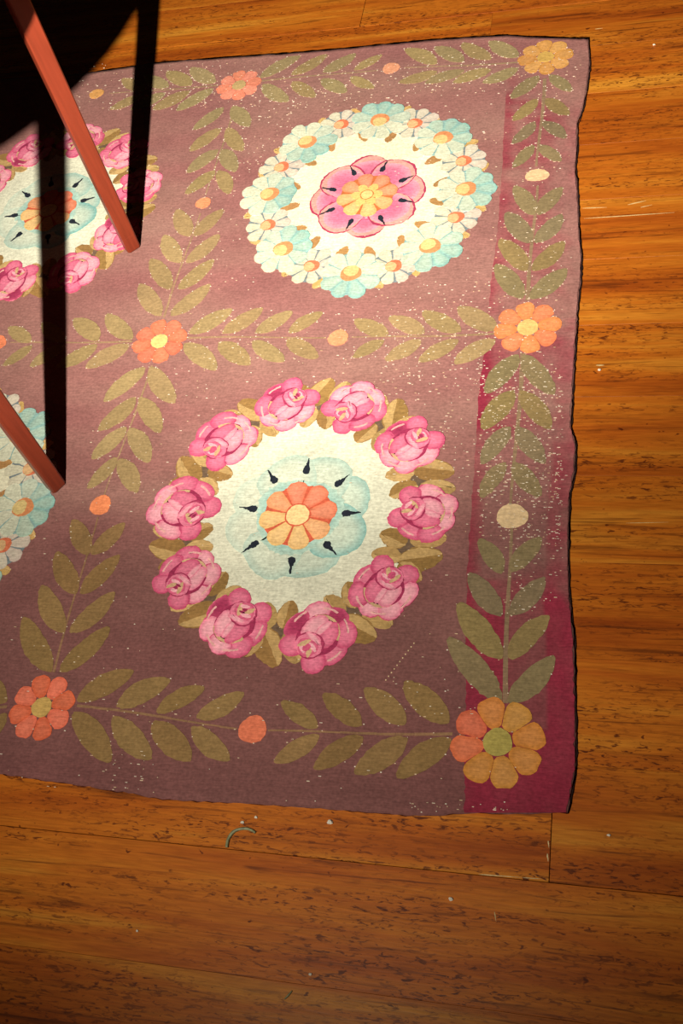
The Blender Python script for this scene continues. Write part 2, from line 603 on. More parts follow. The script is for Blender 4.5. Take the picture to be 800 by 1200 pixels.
CORAL = S(226, 112, 84)
SALMON = S(222, 128, 100)
ORANGE = S(224, 134, 78)
OCHRE = S(200, 140, 70)
YEL = S(224, 190, 120)
flower(gp(280, 100), .046, .2, [SALMON, S(226, 136, 112)], S(190, 160, 110), 'salmon flower at the top edge')
flower(gp(639, 67), .050, .1, [OCHRE, S(206, 150, 80)], S(200, 160, 85), 'ochre flower at the top right corner')
flower(gp(187, 400), .048, .3, [S(232, 116, 84), CORAL], YEL, 'coral flower where four sprigs meet')
flower(gp(618, 384), .051, .15, [ORANGE, S(228, 126, 82)], S(214, 178, 110), 'orange flower on the right border')
flower(gp(49, 829), .047, .35, [S(214, 100, 66), CORAL], S(196, 160, 92), 'dark coral flower at the bottom edge')
flower(gp(583, 870), .0565, .25, [S(206, 130, 56), S(196, 136, 62), S(206, 128, 60), S(214, 104, 72), S(214, 108, 70), S(200, 130, 56), S(196, 134, 60), S(204, 132, 58)],
       S(176, 158, 84), 'large ochre flower at the bottom right corner')
for y_, cc in ((0.0, SALMON), (-0.65, CORAL), (-1.3, CORAL)):
    flower(Vector((-0.6, y_)), .047, .2, [cc], YEL)

for (u, v, rx, ry, c) in ((238, 238, .0145, .014, S(232, 142, 100)), (396, 396, .0165, .0165, S(236, 148, 108)), (118, 592, .0165, .0175, S(232, 136, 92)),
                          (296, 855, .0185, .0185, S(222, 120, 88)), (629, 205.5, .020, .0145, S(226, 186, 142)), (600, 605, .021, .0195, S(214, 184, 140)),
                          (458, 80, .0165, .016, S(226, 156, 120)), (113, 110, .016, .015, S(214, 156, 90)), (-3, 402, .0165, .0165, S(226, 132, 92))):
    p = gp(u, v)
    bw = Weave(); bw.patch(ell(p.x, p.y, rx, ry, 0, 18, .04), jit(c, .04), 3, worn=.4)
    bw.build('bud', RUG)
for y_ in (-0.325, -0.975):
    bw = Weave(); bw.patch(ell(-0.6, y_, .016, .016, 0, 18, .04), SALMON, 3, worn=.4); bw.build('bud', RUG)
bw = Weave(); bw.patch(ell(-0.3, -1.3, .017, .017, 0, 18, .04), CORAL, 3, worn=.4); bw.build('bud', RUG)

O1 = [S(160, 134, 94), S(156, 130, 90)]
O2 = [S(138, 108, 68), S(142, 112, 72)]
O3 = [S(136, 118, 84), S(142, 120, 78), S(130, 112, 84)]
O4 = [S(152, 132, 94), S(156, 132, 90)]
SPRIGS = [
    # stem, sides
    (((255, 100), (128, 110)), ((((252, 97), (222, 81)), ((170, 105), (143, 92))), (((250, 104), (206, 129)), ((166, 112), (128, 128)))), O4),
    (((275, 124), (242, 228)), ((((262, 126), (226, 152)), ((252, 200), (217, 227))), (((272, 125), (293, 149)), ((256, 200), (268, 227)))), O4),
    (((192, 372), (234, 250)), ((((188, 370), (165, 332)), ((222, 277), (207, 246))), (((200, 370), (246, 332)), ((228, 277), (261, 246)))), O1),
    (((220, 396), (382, 395)), ((((222, 391), (273, 361)), ((338, 390), (378, 366))), (((216, 403), (253, 433)), ((336, 398), (371, 419)))), O1),
    (((155, 400), (12, 402)), ((((155, 397), (125, 369)), ((36, 401), (10, 384))), (((152, 404), (100, 431)), ((38, 405), (4, 428)))), O1),
    (((178, 428), (123, 580)), ((((170, 431), (121, 472)), ((137, 536), (102, 572))), (((176, 430), (204, 472)), ((140, 538), (159, 577)))), O1),
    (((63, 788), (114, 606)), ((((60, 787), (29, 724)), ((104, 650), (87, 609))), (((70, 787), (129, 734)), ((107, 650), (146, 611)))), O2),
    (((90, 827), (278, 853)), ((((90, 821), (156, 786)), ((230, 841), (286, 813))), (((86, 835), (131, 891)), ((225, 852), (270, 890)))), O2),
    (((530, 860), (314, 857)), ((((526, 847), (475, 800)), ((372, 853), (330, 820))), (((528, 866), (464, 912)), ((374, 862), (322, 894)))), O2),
    (((592, 824), (598, 618)), ((((587, 822), (524, 747)), ((588, 672), (561, 632))), (((596, 823), (649, 768)), ((598, 670), (632, 630)))), O3),
    (((612, 414), (599, 592)), ((((607, 416), (569, 462)), ((592, 542), (563, 584))), (((613, 416), (650, 462)), ((601, 542), (632, 584)))), O3),
    (((618, 352), (629, 218)), ((((612, 350), (579, 311)), ((625, 252), (601, 219))), (((621, 350), (664, 315)), ((630, 252), (657, 219)))), O3),
    (((638, 92), (629, 195)), ((((631, 89), (600, 115)), ((625, 170), (602, 196))), (((644, 88), (671, 108)), ((632, 170), (657, 188)))), O3),
    (((582, 391), (412, 396)), ((((582, 387), (535, 361)), ((455, 392), (416, 375))), (((580, 398), (532, 426)), ((450, 399), (411, 420)))), O1),
    (((608, 73), (474, 80)), ((((607, 67), (574, 48)), ((511, 75), (476, 58))), (((607, 80), (565, 97)), ((512, 84), (467, 97)))), O4),
    (((306, 95), (442, 82)), ((((305, 91), (352, 64)), ((415, 82), (449, 64))), (((308, 99), (338, 119)), ((411, 90), (438, 103)))), O4),
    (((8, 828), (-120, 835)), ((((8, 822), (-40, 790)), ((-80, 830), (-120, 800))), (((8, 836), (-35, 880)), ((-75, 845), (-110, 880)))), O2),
]
for st, sd, cc in SPRIGS:
    sprig(st, sd, cc)

# ------------------------------------------------------------------ rose medallions
P_L, P_M, P_D, P_X = S(240, 170, 180), S(228, 124, 150), S(206, 86, 120), S(160, 52, 86)
BEI = S(206, 168, 128)
TAN, TAN_D, GAPC = S(176, 142, 90), S(152, 116, 68), S(112, 90, 72)
IVORY = S(224, 219, 194)
TEAL, TEAL_D = S(168, 204, 190), S(122, 178, 172)
INK = S(38, 42, 52)


def rose(c, R, ang, parent, tint=1.0):
    ca, sa = math.cos(ang), math.sin(ang)
    flip = random.choice((-1, 1))
    w_ = Weave()

    def T(pts):
        return [Vector((c.x + R * (p.x * ca - p.y * flip * sa), c.y + R * (p.x * sa + p.y * flip * ca))) for p in pts]

    def e(cx, cy, rx, ry, rot, col, lay, mid=None, wob=.04, amp=.0004):
        f = lambda q: (q[0] * tint, q[1] * tint, q[2] * tint, 1)
        w_.patch(T(ell(cx, cy, rx, ry, rot, 18, wob)), f(col), lay, f(mid) if mid else None, amp=amp, step=.005, worn=.12 if lay < 5 else .05)

    e(-.02, 0, .74, .72, 0, P_X, 4, P_D)
    for (cx, cy, rx, ry, rot, col, mid) in ((.64, .42, .34, .36, -.5, P_D, P_M), (.66, -.40, .34, .36, .5, P_D, P_M), (.12, -.70, .44, .29, .1, P_D, P_M), (.10, .72, .44, .28, 0, P_M, P_L),
                                            (-.46, -.60, .42, .32, -.6, P_D, P_M), (-.52, .48, .40, .34, .6, P_M, P_L), (-.70, -.08, .30, .38, 0, P_M, P_L)):
        ly = 5 + random.random() * .9
        e(cx * .985, cy * .985, rx * 1.03, ry * 1.03, rot, P_D, ly - .15, P_X, .03)
        e(cx * 1.01, cy * 1.01, rx * .95, ry * .95, rot, jit(col, .06), ly, mid, .05)
    e(.0, 0, .64, .60, 0, P_X, 6.3)
    arc = [Vector((.0 + .63 * math.cos(t), .60 * math.sin(t))) for t in [math.radians(a) for a in range(130, 252, 11)]]
    arc += [Vector((.0 + .54 * math.cos(t), .51 * math.sin(t))) for t in [math.radians(a) for a in range(251, 129, -11)]]
    w_.patch(T(arc), BEI, 6.9, amp=.0003)
    e(-.16, .27, .43, .25, .30, P_M, 7.4, P_L)
    e(-.17, -.25, .42, .24, -.25, P_D, 7.8, P_M)
    e(-.22, .02, .33, .11, .12, P_M, 7.95, P_L)
    e(.36, 0, .38, .44, 0, P_X, 8.2, P_D)
    e(.375, .015, .35, .40, 0, P_M, 8.5, P_M)
    e(.14, .04, .09, .30, .15, P_M, 8.8, P_L)
    e(.45, .0, .26, .31, 0, P_D, 9.0, P_M, .08)
    for (cx, cy, rx, ry, rot, col) in ((.40, .16, .20, .07, .5, BEI), (.52, -.12, .17, .07, -.5, BEI), (.36, -.12, .06, .17, .3, P_L), (.56, .10, .06, .15, .4, P_L),
                                       (.46, .02, .13, .11, .3, P_D), (.48, .03, .05, .08, .2, P_X), (.38, .05, .03, .10, .2, P_X)):
        e(cx, cy, rx, ry, rot, col, 9.3 + random.random() * .5, amp=.0003)
    # folded edges on the outer petals
    for a0 in (100, 165, 215, 285):
        ar = [Vector((.86 * math.cos(t), .86 * math.sin(t))) for t in [math.radians(a0 + q) for q in range(-16, 17, 8)]]
        ar += [Vector((.80 * math.cos(t), .80 * math.sin(t))) for t in [math.radians(a0 + q) for q in range(16, -17, -8)]]
        w_.patch(T(ar), mixc(P_L, BEI, .35), 6.2, amp=.0003)
    o = w_.build('rose', parent)
    return o


def wleaf(B, T, W, col, lay, parent, two=True, name='wreath_leaf'):
    dd = T - B; L = dd.length; dd /= L; nn = Vector((-dd.y, dd.x))
    prof = ((0, .35), (.12, .7), (.3, 1.0), (.55, 1.0), (.75, .8), (.9, .55), (1, .2))
    w_ = Weave()
    full = [B + dd * L * s + nn * W * h for s, h in prof] + [B + dd * L * s - nn * W * h for s, h in reversed(prof)]
    w_.patch(full, col, lay, amp=.0005, worn=.5)
    if two:   # one half of the leaf is woven in a paler tan
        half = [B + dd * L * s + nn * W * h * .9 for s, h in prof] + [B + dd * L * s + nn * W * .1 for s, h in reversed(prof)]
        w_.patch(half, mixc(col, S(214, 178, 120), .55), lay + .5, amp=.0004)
    return w_.build(name, parent)


def drop(p, d, L, W, parent):
    nn = Vector((-d.y, d.x))
    prof = ((0, .5), (.12, .95), (.3, 1.0), (.45, .6), (.6, .28), (.8, .22), (1, .1))
    w_ = Weave()
    w_.patch([p + d * L * s + nn * W * h for s, h in prof] + [p + d * L * s - nn * W * h for s, h in reversed(prof)], INK, 7, amp=.0005, step=.003)
    return w_.build('stamen', parent)


def small_flower(c, R, n, cols, ccol, parent, line, lay=6):
    w_ = Weave()
    w_.patch(ell(c.x, c.y, R * .88, R * .88, 0, 24), line, lay)
    for k in range(n):
        a = 2 * math.pi * k / n + .2
        h = math.pi / n - .05
        pts = []
        for (r, f) in ((0.25, -1), (0.62, -1.0), (0.86, -0.95), (0.97, -0.55), (1.0, 0), (0.97, 0.55), (0.86, 0.95), (0.62, 1.0), (0.25, 1)):
            q = a + h * f
            pts.append(Vector((c.x + R * r * math.cos(q), c.y + R * r * math.sin(q))))
        col = cols(a)
        w_.patch(pts, jit(col, .03), lay + 1, mixc(col, (1, .85, .6, 1), .12), amp=.0003)
    w_.patch(ell(c.x, c.y, R * .34, R * .34, 0, 16, .03), line, lay + 1.6, amp=.0003)
    w_.patch(ell(c.x, c.y, R * .30, R * .30, 0, 16, .03), ccol, lay + 2.2, amp=.0003)
    return w_.build('centre_flower', parent)


ROSES = [((336, 475), 34, (76, -72)), ((416, 477), 35, (-80, 45)), ((479, 522), 37, (75, -60)), ((497, 601), 38, (-70, -20)), ((450, 690), 39, (50, -90)),
         ((373, 745), 41, (-70, 80)), ((275, 731), 39, (80, -90)), ((220, 676), 36, (-70, 60)), ((214, 596), 39, (70, 40)), ((263, 516), 36, (-70, 60))]
STAM = [(359, 553), (322, 564), (298, 597), (395, 568), (404, 602), (382, 638), (342, 656), (300, 637)]


def rose_medallion(offset, spin=0.0, detail=True):
    C0 = gp(349, 604)

    def M(p):
        q = p - C0
        return Vector((q.x * math.cos(spin) - q.y * math.sin(spin), q.x * math.sin(spin) + q.y * math.cos(spin))) + C0 + offset
    C = C0 + offset
    w_ = Weave()
    rc = [gp(*r[0]) for r in ROSES]
    ring = [M(C0 + (p - C0) * .93) for p in rc]
    ang = lambda p: math.atan2(p.y - C.y, p.x - C.x)
    # ivory field reaches under the roses
    pts = []
    n = 60
    for i in range(n):
        t = 2 * math.pi * i / n
        pts.append(C + Vector((math.cos(t), math.sin(t))) * .185 * (1 + .02 * math.sin(5 * t)))
    w_.patch(pts, IVORY, 1.0, mixc(IVORY, TEAL, .12), amp=.0006)
    med = w_.build('rose_medallion', RUG)
    # teal wash flower
    tw = Weave()
    for k in range(8):
        a = 2 * math.pi * k / 8 + .39
        p = C + Vector((math.cos(a), math.sin(a))) * .066
        strong = .5 + .5 * math.cos(a - math.radians(-10 if True else 0))
        rim = mixc(mixc(IVORY, TEAL, .45), TEAL_D, strong * random.uniform(.6, 1.2))
        tw.patch(ell(p.x, p.y, .040, .045, a, 18, .07), rim, 1.6 + (k % 3) * .3, mixc(IVORY, TEAL, .18 + .22 * strong), amp=.0007, step=.005)
    tw.patch(ell(C.x, C.y, .064, .062, 0, 24, .07), mixc(IVORY, TEAL, .8), 2.8, TEAL_D, amp=.0014)
    tw.build('wash_petals', med)
    for u in STAM:
        p = M(gp(*u)); d = (p - C).normalized()
        drop(p - d * .004, d, .027, .0052, med)
    # leaves
    N = len(rc)
    order = sorted(range(N), key=lambda i: ang(M(rc[i])))
    for q in range(N):
        a, b = M(rc[order[q]]), M(rc[order[(q + 1) % N]])
        m_ = (a + b) / 2
        out = (m_ - C).normalized(); tan = Vector((-out.y, out.x))
        dk = Weave(); dk.patch(ell(m_.x, m_.y, .026, .022, math.atan2(out.y, out.x), 14, .08), GAPC, 1.6); dk.build('wreath_gap', med)
        s = 1 if random.random() < .5 else -1
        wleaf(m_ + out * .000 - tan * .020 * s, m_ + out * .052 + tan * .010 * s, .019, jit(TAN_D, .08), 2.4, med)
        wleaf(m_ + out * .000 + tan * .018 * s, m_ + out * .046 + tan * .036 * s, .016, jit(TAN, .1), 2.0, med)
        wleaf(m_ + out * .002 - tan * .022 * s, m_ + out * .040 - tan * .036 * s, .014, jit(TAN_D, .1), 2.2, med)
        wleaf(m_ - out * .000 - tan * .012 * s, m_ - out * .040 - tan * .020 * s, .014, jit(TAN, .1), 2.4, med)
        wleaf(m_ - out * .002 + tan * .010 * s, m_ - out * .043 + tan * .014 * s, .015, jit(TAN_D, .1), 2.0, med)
    for (pu, r, ey) in ROSES:
        cpt = gp(*pu)
        e2 = gp(pu[0] + ey[0] * .2, pu[1] + ey[1] * .2) - cpt
        k = (gp(pu[0] + 1, pu[1]) - cpt).length
        rose(M(cpt), r * k * 1.02, math.atan2(e2.y, e2.x) + spin, med, random.uniform(.94, 1.04))
    fl = lambda a: mixc(S(232, 186, 120), S(226, 120, 90), .5 + .75 * math.cos(a - math.radians(65)))
    small_flower(C, .057, 8, fl, S(240, 206, 146), med, S(206, 96, 70), 5)
    return med


DOFF = gp(57, 247) - gp(349, 604)
m1 = rose_medallion(Vector((0, 0)))
m1['label'] = 'rose wreath medallion round a pale teal flower'
m2 = rose_medallion(DOFF, math.radians(14))
m2['label'] = 'second rose wreath medallion beneath the table leg shadows'

# ------------------------------------------------------------------ daisy medallions
BIG = [(360, 167), (445, 141), (519, 162), (546, 222), (504, 289), (411, 321), (332, 292), (316, 228)]
SML = [(400, 146), (486, 145), (543, 189), (534, 255), (461, 312), (365, 312), (314, 264), (330, 196)]
CREAM = S(206, 206, 180)
LILAC = S(200, 182, 168)
LINE = S(122, 132, 134)
DT = S(104, 172, 168)


def daisy(c, R, n, pc, line, cc1, cc2, cdir, parent, lay, name, squash=1.0, gapw=.04, rot=0.0):
    w_ = Weave()
    w_.patch(ell(c.x, c.y, R * .86, R * .86, 0, 24), line, lay)
    for k in range(n):
        a = rot + 2 * math.pi * k / n
        h = math.pi / n - gapw
        pts = []
        k_ = random.uniform(.93, 1.07)
        for (r, f) in ((0.22, -1), (0.6, -1.02), (0.82, -1.0), (0.95, -0.65), (1.0, 0), (0.95, 0.65), (0.82, 1.0), (0.6, 1.02), (0.22, 1)):
            q = a + h * f
            pts.append(Vector((c.x + R * k_ * r * math.cos(q), c.y + R * k_ * r * math.sin(q))))
        col, mid = pc(a)
        w_.patch(pts, jit(col, .03), lay + .8 + .1 * (k % 2), mid, amp=.0004)
    w_.patch(ell(c.x, c.y, R * .33, R * .31, 0, 16, .04), cc1, lay + 2, amp=.0003, worn=.1)
    w_.patch(ell(c.x + R * .1 * math.cos(cdir), c.y + R * .1 * math.sin(cdir), R * .22, R * .24, cdir, 14, .05), cc2, lay + 2.5, amp=.0003)
    return w_.build(name, parent)


def daisy_medallion(offset):
    C0 = gp(432, 235); C = C0 + offset
    w_ = Weave()
    n = 64
    w_.patch([C + Vector((math.cos(2 * math.pi * i / n), math.sin(2 * math.pi * i / n))) * .186 for i in range(n)], S(226, 220, 190), 1.0, S(228, 222, 192), amp=.0006)
    med = w_.build('daisy_medallion', RUG)
    items = [(gp(*p) + offset, 1) for p in BIG] + [(gp(*p) + offset, 0) for p in SML]
    items.sort(key=lambda q: math.atan2(q[0].y - C.y, q[0].x - C.x))
    # leaf tips peeping out between the flowers, outside and inside the ring
    for i, (p, b) in enumerate(items):
        q = items[(i + 1) % len(items)][0]
        m_ = (p + q) / 2
        out = (m_ - C).normalized(); tan = Vector((-out.y, out.x))
        s = 1 if i % 2 else -1
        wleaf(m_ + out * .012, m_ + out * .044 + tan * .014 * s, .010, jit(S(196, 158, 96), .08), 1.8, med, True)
        wleaf(m_ - out * .020, m_ - out * .056 - tan * .006 * s, .0095, jit(S(172, 128, 80), .1), 1.8, med, False)
    for p, b in items:
        dout = math.atan2(p.y - C.y, p.x - C.x)
        if not b:
            def pc(a):
                c = mixc(LILAC, S(206, 200, 172), .5 - .5 * math.cos(a - math.radians(0)))
                return c, mixc(c, S(214, 208, 184), .35)
            daisy(p, .0430, 8, pc, LINE, S(212, 116, 82), S(214, 172, 124), math.radians(200), med, 3, 'small_daisy', gapw=.06, rot=random.random())
    for p, b in items:
        dout = math.atan2(p.y - C.y, p.x - C.x)
        if b:
            td = dout if math.cos(dout) > -.2 else dout + math.pi

            def pc(a, td=td):
                k = .5 + .5 * math.cos(a - td)
                c = mixc(CREAM, DT, max(0, k - .25) * 1.05)
                return c, mixc(c, CREAM, .35)
            daisy(p, .0545, 9, pc, S(140, 172, 168), S(214, 140, 92), S(214, 188, 126), td + math.pi, med, 5.6, 'large_daisy', gapw=.03, rot=random.random())
    # pink central flower
    c2 = gp(430, 229) + offset
    PF, PF2, PR = S(206, 104, 136), S(218, 150, 164), S(170, 58, 88)
    pw = Weave()
    for k in range(8):
        a = 2 * math.pi * k / 8 + .1
        p = c2 + Vector((math.cos(a), math.sin(a))) * .061
        lay = 1.8 + .5 * (k % 2)
        pw.patch(ell(p.x, p.y, .042, .041, a, 20, .04), PR, lay, amp=.0005)
        pw.patch(ell(p.x, p.y, .0395, .0385, a, 20, .04), S(212, 152, 142), lay + .2, amp=.0004)
        q = c2 + Vector((math.cos(a), math.sin(a))) * .055
        pw.patch(ell(q.x, q.y, .036, .0355, a, 20, .04), PF2, lay + .4, PF, amp=.0005)
    o = pw.build('pink_petals', med)
    for k in range(8):
        a = 2 * math.pi * (k + .5) / 8 + .1
        d = Vector((math.cos(a), math.sin(a)))
        drop(c2 + d * .060, d, .028, .0044, med)
    fl = lambda a: mixc(S(216, 172, 106), S(214, 128, 94), .5 + .7 * math.cos(a - math.radians(75)))
    small_flower(c2, .054, 8, fl, S(216, 174, 106), med, S(196, 108, 62), 6)
    yw = Weave()
    for k in range(6):
        a = 2 * math.pi * k / 6
        p = c2 + Vector((math.cos(a), math.sin(a))) * .018
        yw.patch(ell(p.x, p.y, .0105, .0085, a, 12), S(218, 184, 112), 9, amp=.0003)
    yw.patch(ell(c2.x, c2.y, .0125, .0125, 0, 14), S(196, 116, 62), 9.4, amp=.0003)
    yw.patch(ell(c2.x, c2.y, .0105, .0105, 0, 14), S(222, 194, 128), 9.8, amp=.0003)
    yw.build('yellow_heart', med)
    return med


d1 = daisy_medallion(Vector((0, 0)))
d1['label'] = 'daisy wreath medallion round a pink flower'
right_ext = gp(432, 235).x + .186 + .03
lo = Vector((gp(64, 590).x - right_ext, gp(30, 595).y - gp(546, 222).y))
d2 = daisy_medallion(lo)
d2['label'] = 'second daisy medallion at the rug side under the table'


# ------------------------------------------------------------------ worn threads: pale warp showing through
def worn_threads():
    rr = random.Random(5)
    verts, cols, faces = [], [], []

    def speck(x, y, lx, ly, c):
        # keep to the rug
        z0, z1 = RZ + 0.0001, RZ + 3.4 * LAY
        i = len(verts)
        for (a, b) in ((-1, -1), (1, -1), (1, 1), (-1, 1)):
            verts.append((x + a * lx / 2, y + b * ly / 2 + .65, z1)); cols.append(c)
        for (a, b) in ((-1, -1), (1, -1), (1, 1), (-1, 1)):
            verts.append((x + a * lx / 2, y + b * ly / 2 + .65, z0)); cols.append(c)
        faces.append((i, i + 1, i + 2, i + 3))
        for k in range(4):
            k2 = (k + 1) % 4
            faces.append((i + 4 + k, i + 4 + k2, i + k2, i + k))

    def shade():
        return mixc(S(232, 220, 200), S(198, 166, 130), rr.random() ** 1.2)

    for pts, wgt in EDGES:
        per = sum((pts[i] - pts[i - 1]).length for i in range(len(pts)))
        c = sum(pts, Vector((0, 0))) / len(pts)
        far = max(0.0, (c.y + 1.2) / 1.25)
        num = per * wgt * 75 * (0.25 + far)
        num = int(num) + (rr.random() < num % 1)
        for _ in range(num):
            p = rr.choice(pts)
            speck(p.x + rr.gauss(0, .001), p.y + rr.gauss(0, .001), rr.uniform(.0009, .0024), rr.uniform(.0008, .0013), shade())
    # zones of general wear (photo zone: u0,v0,u1,v1,count)
    for (u0, v0, u1, v1, n) in ((420, 100, 670, 330, 260), (440, 330, 660, 560, 520), (560, 430, 660, 640, 420), (90, 75, 260, 130, 160), (230, 70, 470, 130, 220),
                                (470, 60, 680, 110, 140), (280, 100, 360, 200, 110), (200, 200, 300, 340, 60), (220, 360, 560, 450, 170), (0, 560, 560, 940, 130),
                                (590, 540, 665, 720, 170), (100, 400, 260, 600, 70), (120, 880, 180, 925, 26), (440, 790, 560, 840, 22), (480, 940, 600, 952, 24)):
        for _ in range(n):
            p = gp(rr.uniform(u0, u1), rr.uniform(v0, v1))
            edge = gp(line_at(right_px, 1, min(950, max(46, v0))), v0).x
            if p.x > .668: continue
            long_ = rr.random() < .5
            speck(p.x, p.y, rr.uniform(.0018, .0042) if long_ else rr.uniform(.0008, .0018), rr.uniform(.0006, .0011), shade())
    # a broken dotted pulled thread near the lower right wreath
    for k in range(11):
        p = gp(452 + k * 3.3, 797 - k * 4.3)
        speck(p.x, p.y, .0016, .0016, S(220, 190, 150))
    m_ = bpy.data.meshes.new('worn_threads')
    m_.from_pydata(verts, [], faces)
    ca = m_.color_attributes.new('Col', 'FLOAT_COLOR', 'POINT')
    for i, c in enumerate(cols): ca.data[i].color = c
    m_.materials.append(WOOL)
    o = bpy.data.objects.new('worn_threads', m_)
    link(o, RUG)
    o['kind'] = 'stuff'
    o['label'] = 'pale specks of bare warp thread'


worn_threads()

# bound edge cord, right-hand and top sides; edge shadow put into its dark colour
def tube(path, rad, n=8, flat=1.0):
    """list of Vector3, radius or list -> verts, faces"""
    verts, faces = [], []
    for i, p in enumerate(path):
        a = path[max(0, i - 1)]; b = path[min(len(path) - 1, i + 1)]
        d = (b - a).normalized()
        up = Vector((0, 0, 1)); sd = d.cross(up).normalized(); up = sd.cross(d)
        r = rad[i] if isinstance(rad, (list, tuple)) else rad
        for k in range(n):
            t = 2 * math.pi * k / n
            verts.append(p + sd * r * math.cos(t) + up * r * flat * math.sin(t))
    for i in range(len(path) - 1):
        for k in range(n):
            k2 = (k + 1) % n
            faces.append((i * n + k, i * n + k2, (i + 1) * n + k2, (i + 1) * n + k))
    faces.append(tuple(range(n - 1, -1, -1)))
    faces.append(tuple((len(path) - 1) * n + k for k in range(n)))
    return verts, faces


def mesh_obj(name, verts, faces, mat, parent=None, smooth=True, loc=None):
    m_ = bpy.data.meshes.new(name)
    if loc is None: loc = Vector((0, 0, 0))
    m_.from_pydata([tuple(Vector(v) - loc) for v in verts], [], faces)
    m_.materials.append(mat)
    if smooth: m_.polygons.foreach_set('use_smooth', [True] * len(m_.polygons))
    bm = bmesh.new(); bm.from_mesh(m_); bmesh.ops.recalc_face_normals(bm, faces=bm.faces); bm.to_mesh(m_); bm.free()
    o = bpy.data.objects.new(name, m_)
    o.location = loc
    return link(o, parent)


CORD = flat_material('shaded_selvedge', S(46, 32, 30), 0.95, 0.1, 300, 0.3)
for nm, poly, n, r in (('selvedge', RIGHT, 220, .0010), ('selvedge', TOP[2:], 160, .0008)):
    path = []
    for i in range(n + 1):
        p = along(poly, i / n)
        path.append(Vector((p.x + (.0012 if poly is RIGHT else 0) + random.gauss(0, .0004), p.y + (.0008 if poly is not RIGHT else 0) + .65 + random.gauss(0, .0004), .0022)))
    v, f = tube(path, [r * random.uniform(.5, 1.2) for _ in path], 6)
    o = mesh_obj(nm, v, f, CORD, RUG)
    o['label'] = 'frayed edge cord with the edge shadow in its dark colour'

# ------------------------------------------------------------------ table: round top on four square legs
TH = 0.60
TC = Vector((-0.419, -0.690))
TR = 0.410
TABLE = empty('side_table', (TC.x, TC.y, 0.0065))
tag(TABLE, 'round side table with square red-brown wooden legs standing on the rug', 'table')


def lathe(name, prof, n, mat, parent, loc):
    verts, faces = [], []
    for (r, z) in prof:
        for k in range(n):
            t = 2 * math.pi * k / n
            verts.append(Vector((r * math.cos(t), r * math.sin(t), z)))
    m = len(prof)
    for i in range(m - 1):
        for k in range(n):
            k2 = (k + 1) % n
            faces.append((i * n + k, i * n + k2, (i + 1) * n + k2, (i + 1) * n + k))
    faces.append(tuple(range(n - 1, -1, -1)))
    faces.append(tuple((m - 1) * n + k for k in range(n)))
    o = mesh_obj(name, verts, faces, mat, parent, False)
    o.location = loc
    return o


lathe('tabletop', [(TR - .006, TH), (TR, TH + .005), (TR, TH + .017), (TR - .005, TH + .022)], 96, REDWOOD, TABLE, (0, 0, 0))
av, af = [], []
n = 72
for (r, z) in ((TR - .045, TH), (TR - .045, TH - .05), (TR - .063, TH - .05), (TR - .063, TH)):
    for k in range(n):
        t = 2 * math.pi * k / n
        av.append(Vector((r * math.cos(t), r * math.sin(t), z)))
for i in range(4):
    for k in range(n):
        k2 = (k + 1) % n; i2 = (i + 1) % 4
        af.append((i * n + k, i * n + k2, i2 * n + k2, i2 * n + k))
mesh_obj('apron', av, af, REDWOOD, TABLE, False)


def bar_mesh(name, prof, bev=.0022):
    """square bar: prof = list of (half_x, half_y, z, shift_x, shift_y) with bevelled arrises"""
    verts, faces = [], []
    for (hx, hy, z, sx, sy) in prof:
        b_ = min(bev, hx * .4)
        for (x, y) in ((hx - b_, -hy), (hx, -hy + b_), (hx, hy - b_), (hx - b_, hy), (-hx + b_, hy), (-hx, hy - b_), (-hx, -hy + b_), (-hx + b_, -hy)):
            verts.append(Vector((x + sx, y + sy, z)))
    m = len(prof)
    for i in range(m - 1):
        for k in range(8):
            k2 = (k + 1) % 8
            faces.append((i * 8 + k, i * 8 + k2, (i + 1) * 8 + k2, (i + 1) * 8 + k))
    faces.append(tuple(range(7, -1, -1)))
    faces.append(tuple((m - 1) * 8 + k for k in range(8)))
    return verts, faces


f1, f2 = gp(155, 290, 0.0065), gp(66, 569, 0.0065)
LEGS = [(f1, 44, .030), (f2, 57, .020), (Vector((2 * TC.x - f1.x, f1.y)), 136, .030), (Vector((2 * TC.x - f2.x, f2.y)), 123, .020)]
hx = .0128
for (p, deg, lean) in LEGS:                    # lean: shift of the leg's top along the room's y
    rz = math.radians(deg)
    lx, ly = lean * math.sin(rz), lean * math.cos(rz)
    k0 = .0305 / TH
    v, f = bar_mesh('leg', [(hx, hx * .86, .0305, lx * k0, ly * k0), (hx * 1.25, hx, TH, lx, ly)])
    o = mesh_obj('leg', v, f, REDWOOD, TABLE, False)
    o.location = (p.x - TC.x, p.y - TC.y, 0); o.rotation_euler = (0, 0, rz)
    v, f = bar_mesh('foot', [(hx * .90, hx * .78, 0, 0, 0), (hx * .985, hx * .845, .002, 0, 0), (hx * .99, hx * .85, .0295, lx * k0, ly * k0), (hx * .95, hx * .81, .0306, lx * k0, ly * k0)], .0025)
    c = mesh_obj('foot', v, f, REDWOOD, o, False)

# ------------------------------------------------------------------ small things on the floor
def arc_path(pxs, z):
    pts = [gp(u, v, z) for u, v in pxs]
    out = []
    for i in range(len(pts) - 1):
        p0 = pts[max(0, i - 1)]; p1 = pts[i]; p2 = pts[i + 1]; p3 = pts[min(len(pts) - 1, i + 2)]
        for k in range(6):
            t = k / 6
            q = 0.5 * ((2 * p1) + (p2 - p0) * t + (2 * p0 - 5 * p1 + 4 * p2 - p3) * t * t + (3 * p1 - p0 - 3 * p2 + p3) * t ** 3)
            out.append(Vector((q.x, q.y, z)))
    out.append(Vector((pts[-1].x, pts[-1].y, z)))
    return out


